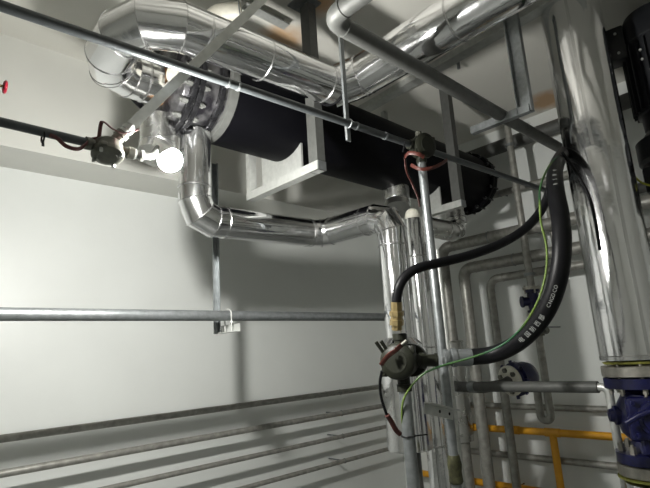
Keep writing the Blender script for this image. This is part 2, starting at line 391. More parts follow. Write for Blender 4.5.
# right end flange pair
for xx in (3.86, 3.91):
    T.part('flange', Shape().lathe((xx, ty, tz), X, [(0, tr + .02), (.004, tr + .025), (.034, tr + .025), (.038, tr + .02)], 14 if xx > 3.9 else 64), 'black_foam', sharp=.3)
T.part('end_cover', Shape().lathe((3.945, ty, tz), X, [(0, tr), (.05, tr - .03), (.11, .12), (.12, .02)], 40), 'black_foam')
for i in range(16):
    a = 2 * math.pi * i / 16; c = Vector((3.85, ty + math.cos(a) * .262, tz + math.sin(a) * .262))
    T.part('bolt', Shape().cyl(c - X * .025, c + X * .0, .015, 6).cyl(c, c + X * .12, .009, 8), 'black_iron')
for cx_, nm in ((1.80, 'saddle'), (3.20, 'saddle')):
    pts = []
    for i in range(13):
        a = math.radians(-128 + 103 * i / 12); pts.append((cx_, ty + math.cos(a) * (tr + .002), tz + math.sin(a) * (tr + .002)))
    pts += [(cx_, ty + .225, 1.045), (cx_, ty + math.cos(math.radians(-128)) * tr, 1.045)]
    T.part('saddle', Shape().prism(pts, (.014, 0, 0)), 'galv_light', label='curved steel saddle plate')
T.finish()

# hanging frames
def frame(xc, zb, label):
    T = Thing('tank_support', label, 'support', 'steel frames hanging from the ceiling around the tank')
    yf, yb = 1.862, 2.47
    T.part('post', Shape().beam((xc, yf, zb), (xc, yf, CEIL), X, chan(.07, .058, .007)), 'steel_grey')
    T.part('post', Shape().beam((xc, yb, zb), (xc, yb, CEIL), X, chan(.04, .05, .006)), 'galv_light')
    T.part('cross_bar', Shape().beam((xc - .003, yf - .034, zb + .025), (xc - .003, yb + .02, zb + .025), X, chan(.05, .058, .006)), 'galv_light')
    T.part('end_cap', Shape().box((xc + .029, yf - .037, zb + .025), (.058, .006, .05)), 'galv')
    T.part('end_plate', Shape().box((xc + .004, yf, CEIL - .005), (.14, .14, .01)), 'galv')
    T.finish()
frame(1.738, .965, 'steel hanging frame round the left half of the black tank, brightly lit by the bulb')
frame(3.15, .985, 'steel hanging frame round the right half of the black tank, near the cream-topped riser')

# ------------------------------------------------------------------ electrical conduit across the front
def conduit_pts(px, py): return P(px, py, z=1.0)
c0, c1 = P(-6, 3.5, z=1.02), P(545, 190, z=.99)
CD = (c1 - c0).normalized()
def on_conduit(px):
    # point of the conduit seen at a photo column
    lo, hi = 0., 1.
    for _ in range(40):
        m_ = (lo + hi) / 2; q = c0.lerp(c1, m_); l = CAMROWS.transposed() @ q; u = 325 - l.x / l.z * 500
        if u < px: lo = m_
        else: hi = m_
    return c0.lerp(c1, lo)
T = Thing('electrical_conduit', 'long dark grey conduit crossing the whole upper picture in front of the silver pipes', 'conduit')
k = T.part('pipe', Shape().cyl(c0, c1, .0165), 'conduit_dark')
for px in (228, 238, 356, 385):
    q = on_conduit(px); T.part('coupling_ring', Shape().cyl(q - CD * .004, q + CD * .004, .0195), 'galv', k)
T.finish()
# junction box on that conduit with its dropping conduit
def round_box(name, label, c, face, hubs, R=.06, dep=.06, material='olive_iron', extra=None, cat='junction box'):
    T = Thing(name, label, cat); c = Vector(c); f = Vector(face).normalized()
    k = T.part('body', Shape().lathe(c - f * dep / 2, f, [(0, R * .5), (dep * .12, R * .85), (dep * .3, R), (dep * .8, R)], 32), material)
    T.part('cover', Shape().lathe(c + f * dep * .3, f, [(0, R * 1.08), (dep * .12, R * 1.12), (dep * .35, R * 1.1), (dep * .45, R * .95), (dep * .5, R * .7), (dep * .52, R * .68)], 32), material)
    ref = Z if abs(f.z) < .9 else X
    u = f.cross(ref).normalized(); v = f.cross(u)
    for a in (35, 215):
        e = u * math.cos(math.radians(a)) + v * math.sin(math.radians(a))
        q = c + f * dep * .45 + e * R * 1.12
        T.part('cover_lug', Shape().box(q, (R * .35, R * .5, dep * .3), Matrix((u, v, f)).transposed(), .003), material)
    for d, l, r in hubs:
        d = Vector(d).normalized()
        T.part('hub', Shape().lathe(c, d, [(R * .5, r), (l * .75, r), (l * .76, r * 1.18), (l, r * 1.18)], 24), material)
    if extra: extra(T, c, f)
    return T.finish()
J2 = on_conduit(420) + Vector((0, 0, 0))
view2 = -J2.normalized()
def strap_on(T, pts, wd=.012, m_='strap_red', nm='strap'):
    T.part(nm, Shape().tube(spline([Vector(p) for p in pts], 6), wd / 2, 10, flat=.35), m_)
def J2x(T, c, f):
    T.part('top_plug', Shape().cyl(c + Z * .05, c + Z * .085, .017, 12), 'box_steel')
    d1 = at_depth
    dp = 2.47
    strap_on(T, [d1(405, 157, dp), d1(409, 153, dp - .03), d1(418, 154, dp - .05), d1(424, 157, dp - .04)], .02, 'strap_red', 'red_strap')
    strap_on(T, [d1(411, 165, dp), d1(420, 169, dp - .05), d1(432, 168, dp - .04), d1(441, 164, dp), d1(447, 160, dp + .06)], .018, 'strap_red', 'red_strap')
    strap_on(T, [d1(405, 158, dp), d1(407, 172, dp), d1(412, 183, dp - .04), d1(418, 197, dp - .05), d1(420, 207, dp - .05)], .017, 'strap_red', 'red_strap')
    T.part('cable_tie', Shape().cyl(d1(403, 152, dp), d1(405, 142, dp), .004, 8), 'black_rubber')
round_box('junction_box', 'dark olive junction box with red straps on the long conduit crossing the black tank', J2, (-.25, -.95, -.1),
          [(CD, .085, .022), (-CD, .085, .022), (-Z, .085, .023), (Z, .06, .02)], .058, .075, extra=J2x)
dx, dy = J2.x, J2.y
T = Thing('electrical_conduit', 'vertical grey conduit dropping from the red-strapped junction box to a taped coupling', 'conduit')
k = T.part('pipe', Shape().cyl((dx, dy, J2.z - .07), (dx, dy, -.50), .0215), 'galv')
T.part('coupling', Shape().lathe((dx, dy, -.60), Z, [(0, .026), (.01, .032), (.05, .029), (.08, .033), (.12, .026)], 16), 'ptfe', label='coupling wrapped in dirty thread tape')
T.part('pipe', Shape().cyl((dx, dy, -.6), (dx, dy, FLOOR), .0215), 'galv')
T.finish()
# the bracket holding the conduits
q0, q1 = P(424, 406, y=1.34), P(453, 413, y=1.34)
T = Thing('pipe_bracket', 'light grey angle bracket with two dark holes clamping the vertical conduits', 'bracket')
d = (q1 - q0).normalized()
k = T.part('plate', Shape().beam(q0, q1, Z, [(-.003, -.03), (.003, -.03), (.003, .012), (-.003, .012)]).beam(q0, q1, Z, [(-.003, .01), (.035, .01), (.035, .016), (-.003, .016)]), 'galv_light')
for f_ in (.5, .84):
    q = q0.lerp(q1, f_) + Z * -.008; n_ = Vector((-d.y, d.x, 0)); n_ = n_ if n_.dot(q) < 0 else -n_
    T.part('hole', Shape().cyl(q + n_ * .001, q + n_ * .0045, .007, 16), 'hole_dark', k)
T.finish()
for (pa, pb, ydist, rad, lab, mt) in (
        ((413, 240), (421, 488), 2.05, .015, 'thin grey conduit squeezed between the drop pipe and the cream-topped riser', 'galv'),
        ((437, 250), (447, 488), 1.62, .012, 'thin bright conduit just right of the vertical conduit with bracket', 'galv_light')):
    a = P(*pa, y=ydist); T = Thing('electrical_conduit', lab, 'conduit')
    T.part('pipe', Shape().cyl((a.x, a.y, a.z), (a.x, a.y, FLOOR), rad), mt)
    if rad < .014: T.part('conduit_clip', Shape().torus((a.x, a.y, P(441, 441, y=1.62).z), Z, .014, .004, 20, 8).box((a.x - .02, a.y - .012, P(441, 441, y=1.62).z), (.02, .006, .012)).box((a.x + .02, a.y - .012, P(441, 441, y=1.62).z), (.02, .006, .012)), 'galv_light')
    T.finish()
# flat hanger of the long conduit
hb = on_conduit(348) + Vector((0, .022, 0))
T = Thing('flat_hanger', 'narrow flat steel bar hanging from the ceiling and clipped to the long conduit', 'hanger')
top = Vector((hb.x, hb.y, CEIL))
T.part('bar', Shape().beam((hb.x, hb.y, hb.z - .075), top, -Y, angle(.03, .012, .005)), 'galv')
T.part('clip', Shape().torus(on_conduit(349), CD, .019, .004, 20, 8), 'galv')
T.finish()

# ------------------------------------------------------------------ left junction box, strut and the lit bulb
LY = 1.61
J3 = P(108, 148, y=LY)
lc0 = P(-8, 124, y=LY); lc1 = P(92, 147, y=LY)
T = Thing('electrical_conduit', 'dark conduit entering from the left edge to the lamp junction box', 'conduit')
k = T.part('pipe', Shape().cyl((-.05, LY, J3.z + .008), (J3.x - .05, LY, J3.z + .002), .0145), 'conduit_dark')
T.part('cable_clip', Shape().torus(P(43, 137, y=LY), X, .017, .003, 16, 6).cyl(P(43, 141, y=LY), P(43, 146, y=LY), .004, 8), 'black_rubber')
T.finish()
strut_d = (P(262, 0, y=1.50) - P(120, 137, y=LY)).normalized()
def J3x(T, c, f):
    for i in range(4):
        a = math.pi / 4 + i * math.pi / 2; u = f.cross(Y).normalized(); v = f.cross(u)
        q = c + f * .035 + (u * math.cos(a) + v * math.sin(a)) * .046
        T.part('screw', Shape().cyl(q, q + f * .012, .006, 8), 'galv_light')
round_box('junction_box', 'metal junction box at left that feeds the lit bulb, round cover facing down', J3, (-.1, -.25, -1),
          [(-X, .072, .018), (X, .085, .018), (strut_d, .075, .02)], .047, .05, 'box_steel', extra=J3x)
def dpt(px, py, y=LY): return P(px, py, y=y)
for pts, lab in (
        ([dpt(50, 135, 1.59), dpt(57, 138, 1.57), dpt(66, 146, 1.57), dpt(77, 149, 1.57), dpt(84, 146, 1.58), dpt(90, 140, 1.60), dpt(99, 138, 1.61)], 'brown and red cable strap hanging under the left conduit'),
        ([dpt(99, 137, 1.60), dpt(101, 124, 1.59), dpt(104, 122, 1.57), dpt(113, 129, 1.56), dpt(124, 133, 1.55), dpt(134, 131, 1.54), dpt(138, 129, 1.54)], 'dark cable tie arching over the lamp junction box to the diagonal strut')):
    T = Thing('cable_strap', lab, 'strap'); T.part('strap', Shape().tube(spline(pts, 6), .0065, 10, flat=.4), 'strap_brown'); T.finish()
T = Thing('diagonal_strut', 'pale flat diagonal strut from the lamp junction box up to the ceiling', 'strut')
s0 = J3 + strut_d * .115; tt = (CEIL - s0.z) / strut_d.z; s1 = s0 + strut_d * tt
T.part('bar', Shape().beam(s0, s1, -Y, rect(.036, .03)), 'galv_light')
T.part('nipple', Shape().lathe(J3 + strut_d * .07, strut_d, [(0, .017), (.02, .017), (.022, .021), (.036, .021), (.038, .017), (.05, .017)], 20), 'galv_light')
T.part('ceiling_plate', Shape().box(s1 - Z * .004, (.09, .09, .008)), 'galv_light')
T.finish()
# lamp: flexible hose -> holder -> bulb
bc = dpt(170, 160)
T = Thing('light_bulb', 'glowing white round bulb on a short curved hose from the lamp junction box', 'lamp')
hp = [J3 + X * .075, dpt(133, 153), dpt(146, 156), dpt(157, 155.5)]
sock_dir = Vector((.55, -.15, -.8)).normalized()
T.part('nipple', Shape().lathe(J3 + X * .08, X, [(0, .019), (.012, .019), (.013, .015), (.028, .015), (.029, .02), (.04, .02)], 20), 'galv_light')
T.part('hose', Shape().tube(spline([J3 + X * .11, dpt(140, 155.5), dpt(152, 155.5), bc - sock_dir * .062], 6), .0125, 16), 'steel_grey')
T.part('socket', Shape().lathe(bc - sock_dir * .075, sock_dir, [(0, .013), (.01, .017), (.02, .019), (.04, .033), (.049, .0355)], 32), 'bulb_base')
prof = []
for i in range(13):
    a = math.radians(-38 + 128 * i / 12); prof.append((.044 * math.sin(a), .044 * math.cos(a)))
T.part('globe', Shape().lathe(bc, sock_dir, prof, 32), 'bulb_glow')
T.finish()
# black hose arc behind
T = Thing('cable', 'short black cable arching down behind the silver U bend to the tank head', 'cable')
T.part('cable', Shape().tube(spline([P(118, 60, y=2.35), P(126, 86, y=2.35), P(134, 99, y=2.34), P(145, 109, y=2.3), P(157, 117, y=2.25)], 6), .015, 14), 'black_rubber'); T.finish()
# handwheel far left
hy = 2.2; hc = P(5, 87, y=hy)
T = Thing('handwheel_valve', 'small red handwheel at the left edge of the picture', 'valve')
T.part('handwheel', Shape().torus(hc, X, .022, .006, 24, 8).cyl(hc - Y * .02, hc + Y * .02, .004, 8).cyl(hc - Z * .02, hc + Z * .02, .004, 8).cyl(hc - X * .008, hc + X * .008, .009, 12), 'red_paint')
T.part('stem', Shape().cyl(hc - X * .09, hc, .006, 12), 'brass')
T.part('body', Shape().lathe(hc - X * .15, X, [(0, .012), (.01, .022), (.05, .02), (.06, .012)], 16).cyl(hc - X * .12 - Z * .04, hc - X * .12 + Z * .04, .012, 16), 'brass')
T.part('feed_pipe', Shape().cyl(hc - X * .12 + Z * .04, Vector((hc.x - .12, hc.y, CEIL)), .011, 16), 'galv')
T.finish()

# ------------------------------------------------------------------ left wall pipes
PY = 2.41
ax0 = P(0, 313.8, y=PY); zz0 = ax0.z
T = Thing('wall_pipe', 'upper galvanised horizontal pipe at left, resting on the thin angle hanger', 'pipe')
xe = P(404, 317, y=PY).x
T.part('pipe', Shape().tube(round_path([(-1.6, PY, zz0), (xe, PY, zz0 - .003), (xe, PY, FLOOR)], .07, 8), .0285, 32), 'galv'); T.finish()
HY = 2.52
ht, hbm = P(222, 166, y=HY), P(215, 334, y=HY)
hx = (ht.x + hbm.x) / 2
T = Thing('angle_hanger', 'thin vertical angle-iron hanger with a short foot holding the upper pipe on the left', 'hanger')
T.part('leg', Shape().beam((hx - .012, HY, hbm.z), (hx - .012, HY, ht.z), -X, angle(.028, .03, .005)), 'galv')
T.part('foot', Shape().beam((hx + .012, HY + .02, hbm.z), (hx + .012, HY - .19, hbm.z), Z, angle(.04, .045, .005)), 'galv_light')
ub = P(228, 314, y=PY).x
sh = Shape().tube(round_path([(ub, PY - .034, hbm.z - .0), (ub, PY - .034, zz0 + .034), (ub, PY + .034, zz0 + .034), (ub, PY + .034, hbm.z)], .03, 8), .004, 10)
T.part('u_bolt', sh, 'galv_light')
T.part('nut', Shape().cyl((ub, PY - .034, zz0 - .045), (ub, PY - .034, zz0 - .035), .008, 6), 'galv_light')
T.finish()
WY = 3.36
for (a, r, lab, mt, xs) in (((0, 439), .022, 'second horizontal pipe from the top on the left wall', 'pipe_worn', -2.4),
                        ((0, 474), .022, 'third horizontal pipe from the top on the left wall, in the shadow band', 'pipe_worn', -2.4),
                        ((280, 450.2), .018, 'fourth horizontal pipe from the top on the left wall, thin and dark', 'pipe_worn', -2.4),
                        ((280, 478.3), .018, 'lowest visible horizontal pipe on the left wall, just above the bottom edge', 'pipe_worn', -2.4)):
    q = P(*a, y=WY); T = Thing('wall_pipe', lab, 'pipe')
    k = T.part('pipe', Shape().cyl((xs, WY, q.z), (4.0, WY, q.z), r), mt)
    for xc in (-1.2, .2, 3.3):
        T.part('wall_clamp', Shape().torus((xc, WY, q.z), X, r + .001, .003, 20, 6).cyl((xc, WY + r, q.z), (xc, YF, q.z), .006, 10), 'galv', k)
    T.finish()

# ------------------------------------------------------------------ right wall pipes
WX = 4.09
def elbow_pipe(label, pxh, pxv, r, yend, mt='pipe_worn', x=WX, zb=FLOOR, name='steel_pipe'):
    """horizontal run along the right wall that turns down; pxh: pixel on the horizontal run, pxv: pixel on the vertical run"""
    a = P(*pxh, x=x); b_ = P(*pxv, x=x); T = Thing(name, label, 'pipe')
    k = T.part('pipe', Shape().tube(round_path([(x, yend, a.z), (x, b_.y, a.z), (x, b_.y, zb)], .085, 8), r, 24), mt)
    T.part('weld_ring', Shape().torus((x, b_.y - .13, a.z), Y, r, .0035, 24, 6), mt, k)
    T.part('weld_ring', Shape().torus((x, b_.y, a.z - .12), Z, r, .0035, 24, 6), mt, k)
    yy = b_.y - .5
    T.part('wall_clamp', Shape().torus((x, yy, a.z), Y, r + .001, .004, 24, 6).cyl((x + r, yy, a.z), (XR - .003, yy, a.z), .007, 10), 'galv', k)
    T.finish(); return a, b_
elbow_pipe('worn right-wall pipe with the highest elbow, partly wrapped in silver cladding below', (500, 235), (450, 320), .052, .3)
elbow_pipe('worn thick pipe on the right wall turning down at the middle elbow', (520, 258.5), (468, 310), .050, .3)
elbow_pipe('worn thinner pipe on the right wall turning down at the innermost elbow', (520, 274.5), (496, 330), .035, .3)
# silver cladding piece over the first
a = P(450, 320, x=WX); zt = P(452, 343, x=WX).z; zb_ = P(463, 441, x=WX).z
T = Thing('insulated_pipe', 'short silver cladding sleeve round the first right-wall pipe, ending above the yellow pipes', 'pipe')
T.part('jacket', Shape().lathe((WX - .0, a.y + .03, zb_), Z, [(0, .10), (.003, .118), (zt - zb_, .118), (zt - zb_ + .004, .125), (zt - zb_ + .02, .12)], 40), 'jacket_dull')
T.part('lap_joint', Shape().beam((WX - .119, a.y + .0, zb_ + .02), (WX - .119, a.y + .0, zt), -X, rect(.02, .005)), 'seam')
T.finish()
# middle pipe standing free of the wall with its short leg
MX = 3.02
ma, mb = P(474, 387, x=MX), P(608, 386.5, x=MX)
T = Thing('steel_pipe', 'dark grey horizontal pipe joining the big blue valve, passing in front of the right-wall pipes', 'pipe')
zmid = (ma.z + mb.z) / 2
k = T.part('pipe', Shape().cyl((MX, ma.y, zmid), (MX, mb.y + .05, zmid), .032), 'steel_grey')
T.part('elbow_end', Shape().lathe((MX, ma.y, zmid), Y, [(-.01, .036), (.02, .038), (.04, .03)], 24), 'galv')
pb = mb + Vector((0, .03, 0))
T.part('down_leg', Shape().tube(round_path([(MX, mb.y + .07, zmid), (MX, mb.y - .0, zmid), (MX, mb.y - .0, zmid - .62)], .04, 6), .022, 20), 'galv_light', k, label='pale drop leg beside the valve')
T.finish()
def straight(label, a, b_, r, mt, x=WX, y0=None, y1=None, name='steel_pipe'):
    qa, qb = P(*a, x=x), P(*b_, x=x); T = Thing(name, label, 'pipe'); z = (qa.z + qb.z) / 2
    y_0 = qa.y if y0 is None else y0; y_1 = qb.y if y1 is None else y1
    k = T.part('pipe', Shape().cyl((x, y_0, z), (x, y_1, z), r), mt)
    for f_ in (.25, .8):
        yy = y_0 + (y_1 - y_0) * f_
        T.part('wall_clamp', Shape().torus((x, yy, z), Y, r + .001, .003, 20, 6).cyl((x + r, yy, z), (XR - .003, yy, z), .006, 10), 'rust' if f_ > .5 else 'galv', k)
    return T, z
T, z = straight('thin grey pipe on the right wall directly below the middle pipe', (486, 405), (606, 410), .026, 'pipe_worn', 4.26, 3.3, .2); T.finish()
T, z = straight('thin grey pipe on the right wall between the two yellow pipes', (471, 451), (611, 466), .027, 'pipe_worn', 4.26, 3.3, .2); T.finish()
T, zy = straight('upper bright yellow gas pipe along the right wall with a downward branch', (470, 426.5), (610, 437), .029, 'yellow_pipe', 4.20, 3.3, .2)
tb = P(553, 436, x=4.20)
T.part('branch', Shape().cyl((4.20, tb.y, zy), (4.20, tb.y, FLOOR), .029), 'yellow_pipe', 0)
T.part('tee', Shape().cyl((4.20, tb.y - .06, zy), (4.20, tb.y + .06, zy), .034), 'yellow_pipe', 0)
for yy in (2.62, 2.2): T.part('tee', Shape().cyl((4.20, yy - .04, zy), (4.20, yy + .04, zy), .034), 'yellow_pipe', 0)
T.finish()
T, z = straight('lower yellow gas pipe low on the right wall, left of the branch', (473, 482), (531, 489), .029, 'yellow_pipe', 4.20, 3.3, 2.0); T.finish()

# upper right pipes, brackets
g0 = P(325, 17, y=1.13); g1 = P(556, 146, y=1.29)
T = Thing('steel_pipe', 'thick dark grey pipe with an elbow at top centre, sloping down right toward the riser', 'pipe')
gd = (g1 - g0)
gx = g0.x + .02
path = round_path([(gx, -1.2, g0.z), (gx, g0.y, g0.z), g1 + gd * .12], .07, 8)
k = T.part('pipe', Shape().tube(path, .036, 32), 'steel_grey')
T.part('weld_ring', Shape().torus(Vector((gx, g0.y, g0.z)) + gd.normalized() * .08, gd, .036, .003, 32, 6), 'steel_grey', k)
T.part('weld_ring', Shape().torus((gx, g0.y - .08, g0.z), Y, .036, .003, 32, 6), 'steel_grey', k)
T.finish()
BX = 2.72
b0, b1 = P(474, 134, x=BX), P(533, 114, x=BX)
T = Thing('hanging_bracket', 'L-shaped steel channel bracket hanging from the ceiling under the dark grey pipe', 'bracket')
zb2 = (b0.z + b1.z) / 2
T.part('post', Shape().beam((BX, b1.y + .03, zb2 + .0), (BX, b1.y + .03, CEIL), Vector((-1, 0, 0)), chan(.085, .04, .006)), 'galv')
T.part('arm', Shape().beam((BX - .02, b0.y, zb2), (BX - .02, b1.y, zb2), Z, chan(.04, .045, .006)), 'galv')
T.part('stub', Shape().beam((BX + .06, b1.y + .14, zb2 + .06), (BX + .06, b1.y + .30, zb2 + .06), Z, rect(.03, .03)), 'galv')
T.finish()
T = Thing('ceiling_channel', 'pale steel channel fixed along the ceiling above the silver pipe at upper right', 'channel')
T.part('channel', Shape().beam((2.97, 2.75, CEIL - .05), (2.84, .55, CEIL - .05), Z, chan(.09, .05, .006)), 'galv_light')
T.part('anchor_bolt', Shape().cyl((2.99, 1.62, CEIL - .07), (2.99, 1.62, CEIL - .02), .012, 8), 'galv')
T.finish()
T = Thing('steel_angle', 'short grey steel angle on the ceiling behind the silver pipe, beside the rust stain', 'bracket')
q0, q1 = P(236, 18, y=2.1), P(279, 42, y=2.1)
T.part('angle', Shape().beam((q0.x, 2.05, 1.93), (q1.x, 2.05, 1.93), Z, angle(.06, .07, .006)), 'galv_light'); T.finish()
# cream vent elbow behind silver pipe
T = Thing('insulated_elbow', 'cream round pipe elbow with metal collar behind the silver pipe at the top left', 'pipe')
wx = 1.27
T.part('jacket', Shape().tube(round_path([(wx, 2.10, 1.60), (wx, 2.10, 1.84), (wx + .12, 1.99, 1.85)], .06, 6), .055, 32), 'cream')
T.part('collar', Shape().torus((wx + .115, 1.995, 1.85), (.12, -.11, .01), .057, .004, 32, 6), 'galv')
T.part('collar', Shape().torus((wx - .0, 2.1, 1.76), Z, .057, .004, 32, 6), 'galv')
T.finish()
# vertical pipe with small blue valve, and U trap
VX = 3.93
va, vb = P(507, 126, x=VX), P(546, 290, x=VX)
uz = P(552, 418, x=VX); vy = va.y
T = Thing('steel_pipe', 'brown-grey vertical pipe behind the hoses, ending in a U bend', 'pipe')
ur = P(553, 400, x=VX); ul = P(545, 400, x=VX); y_r = ur.y + .035; y_l = y_r + .078
z_u = P(549, 424, x=VX).z + .025
k = T.part('pipe', Shape().tube(round_path([(VX, y_r, va.z), (VX, y_r, z_u), (VX - .0, y_l, z_u), (VX - .0, y_l, -.30)], .038, 10), .029, 24), 'pipe_worn')
for pz in (.9, 0.1): T.part('wall_clamp', Shape().torus((VX, y_r, pz), Z, .031, .004, 20, 6).cyl((VX + .03, y_r, pz), (XR - .003, y_r, pz), .007, 10), 'galv', k)
for pz in (P(503, 148, x=VX).z, P(545, 272, x=VX).z):
    T.part('union_ring', Shape().cyl((VX, y_r, pz - .012), (VX, y_r, pz + .012), .042), 'galv', k)
T.finish()
vz = P(543, 300, x=VX).z
T = Thing('gate_valve', 'small blue valve with steel flanges on the vertical pipe, left of the big hose', 'valve')
c = Vector((VX, y_r, vz))
T.part('body', Shape().lathe(c - Z * .09, Z, [(0, .055), (.02, .055), (.021, .04), (.06, .045), (.09, .055), (.12, .045), (.16, .04), (.161, .058), (.18, .058)], 24), 'blue_paint')
T.part('steel_flange', Shape().cyl(c + Z * .092, c + Z * .115, .068), 'flange_steel')
T.part('steel_flange', Shape().cyl(c - Z * .115, c - Z * .092, .06), 'flange_steel')
T.part('bonnet', Shape().lathe(c, (-.7, .7, 0), [(.03, .035), (.08, .035), (.081, .045), (.095, .045)], 16), 'blue_paint')
for i in range(4):
    a_ = math.pi / 4 + i * math.pi / 2; q = c + Vector((math.cos(a_), math.sin(a_), 0)) * .055
    T.part('bolt', Shape().cyl(q + Z * .06, q + Z * .125, .008, 8), 'flange_steel')
T.finish()
c = Vector((VX, y_r, P(552, 331, x=VX).z))
T = Thing('union_fitting', 'knobbly steel union on the vertical pipe, just under the big black hose', 'fitting')
T.part('nut', Shape().cyl(c - Z * .03, c + Z * .03, .048, 8), 'box_steel')
T.part('side_port', Shape().cyl(c, c + Vector((-.03, -.09, .01)), .02, 12).cyl(c + Vector((-.02, -.06, .01)), c + Vector((-.027, -.08, .01)), .03, 8), 'box_steel')
T.finish()
T = Thing('steel_pipe', 'thin pipe running down right beside the brown-grey vertical pipe', 'pipe')
T.part('pipe', Shape().cyl((4.2, P(553, 240, x=4.2).y, P(540, 190, x=4.2).z), (4.2, P(553, 240, x=4.2).y, P(555, 292, x=4.2).z), .016), 'pipe_worn'); T.finish()
T, z = straight('wide grey horizontal pipe high on the right wall, behind the dark grey pipe', (478, 154), (560, 126), .062, 'steel_grey', 4.22, 2.35, -.6); T.finish()
T, z = straight('short worn pipe just right of the black tank end, above the elbowed pipes', (499, 193), (536, 184), .03, 'pipe_worn', 4.22, 2.32, 1.2); T.finish()
T, z = straight('grey horizontal pipe at the right edge just below the black motor', (640, 188), (650, 186), .04, 'steel_grey', 4.22, 1.05, -.5); T.finish()

# blue strainer with pale flange on the middle pipe
SX = 3.45
sc = P(509, 381, x=SX)
T = Thing('strainer_valve', 'small dark blue bolted valve with pale round flange, just above the middle pipe', 'valve')
ax_s = Vector((.93, -.32, .12)).normalized()
f = T.part('pale_flange', Shape().lathe(sc, ax_s, [(0, .100), (.004, .106), (.02, .106), (.024, .10)], 36), 'cream', label='pale cream flange disc')
for a_ in (20, 80, 140, 200, 260, 320):
    u = ax_s.cross(Z).normalized(); v = ax_s.cross(u); q = sc + (u * math.cos(math.radians(a_)) + v * math.sin(math.radians(a_))) * .075
    T.part('bolt', Shape().cyl(q - ax_s * .016, q, .018, 6), 'box_steel', f)
T.part('body', Shape().lathe(sc + ax_s * .026, ax_s, [(0, .08), (.03, .095), (.035, .118), (.065, .118), (.07, .105), (.13, .108), (.17, .095), (.20, .06), (.21, .02)], 32), 'blue_paint')
for i in range(8):
    a_ = math.pi / 4 * i; u = ax_s.cross(Z).normalized(); v = ax_s.cross(u); q = sc + ax_s * .05 + (u * math.cos(a_) + v * math.sin(a_)) * .110
    T.part('bolt', Shape().cyl(q, q + ax_s * .04, .012, 6).cyl(q + (u * math.cos(a_) + v * math.sin(a_)) * .0, q + (u * math.cos(a_) + v * math.sin(a_)) * .025, .012, 8), 'blue_paint')
T.part('feed_elbow', Shape().tube(spline([sc + ax_s * -.0 , sc - ax_s * .06 + Z * -.01, sc - ax_s * .12 + Z * -.015 + Y * .05, sc - ax_s * .14 - Z * .02 + Y * .13, Vector((MX + .03, sc.y + .20, zmid))], 5), .036, 16), 'steel_grey')
T.finish()

# black motor at the right edge
T = Thing('electric_motor', 'black electric motor at the top right corner behind the large riser', 'motor')
mc = P(654, 14, x=3.4)
k = T.part('housing', Shape().lathe(mc + Vector((0, 0, -.75)), Z, [(0, .14), (.02, .17), (.10, .175), (.11, .19), (.55, .19), (.56, .20), (.68, .20), (.74, .17), (.77, .10)], 48), 'motor_black')
for i in range(28):
    a_ = 2 * math.pi * i / 28; e = Vector((math.cos(a_), math.sin(a_), 0)); sdx = Vector((-e.y, e.x, 0))
    T.part('fin', Shape().box(mc + e * .198 + Z * -.42, (.03, .006, .42), Matrix((e, sdx, Z)).transposed()), 'motor_black', k)
fdm = (-Vector((mc.x, mc.y, 0))).normalized(); left = Vector((fdm.y, -fdm.x, 0)); left = left if left.dot(Vector((-.68, .73, 0))) > 0 else -left
jb = mc + left * .23 + fdm * .06 + Z * -.16
T.part('terminal_box', Shape().box(jb, (.13, .12, .22), Matrix((left, fdm, Z)).transposed(), .012), 'motor_black')
for z_ in (.06, -.07):
    T.part('screw', Shape().cyl(jb + fdm * .06 + Z * z_ + left * -.02, jb + fdm * .068 + Z * z_ + left * -.02, .008, 8), 'galv_light')
for z_ in (-.30, -.36):
    q = mc + fdm * .2 + left * .1 + Z * z_
    T.part('screw', Shape().cyl(q, q + fdm * .012, .007, 8), 'galv_light')
T.part('flange_foot', Shape().lathe(mc + Vector((0, 0, -.95)), Z, [(0, .22), (.02, .235), (.14, .235), (.16, .2), (.20, .17)], 40), 'motor_black')
T.part('base_block', Shape().box(mc + Vector((.05, 0, -1.05)), (.42, .40, .16), None, .02), 'motor_black')
T.finish()
bz = mc.z - 1.13
T = Thing('motor_shelf', 'dark grey steel wall bracket carrying the black motor', 'bracket')
T.part('beam', Shape().beam((mc.x - .2, mc.y + .12, bz - .07), (XR, mc.y + .12, bz - .07), Z, chan(.06, .07, .008)), 'steel_grey')
T.part('beam', Shape().beam((mc.x - .2, mc.y - .12, bz - .07), (XR, mc.y - .12, bz - .07), Z, chan(.06, .07, .008)), 'steel_grey')
T.finish()
T = Thing('earth_wire', 'yellow wire looping out below the black motor at the right edge', 'wire')
T.part('wire', Shape().tube(spline([P(631, 170, x=3.15), P(637, 179, x=3.1), P(645, 184, x=3.1), P(656, 185, x=3.1), P(664, 176, x=3.15)], 6), .006, 10), 'wire_yellow'); T.finish()

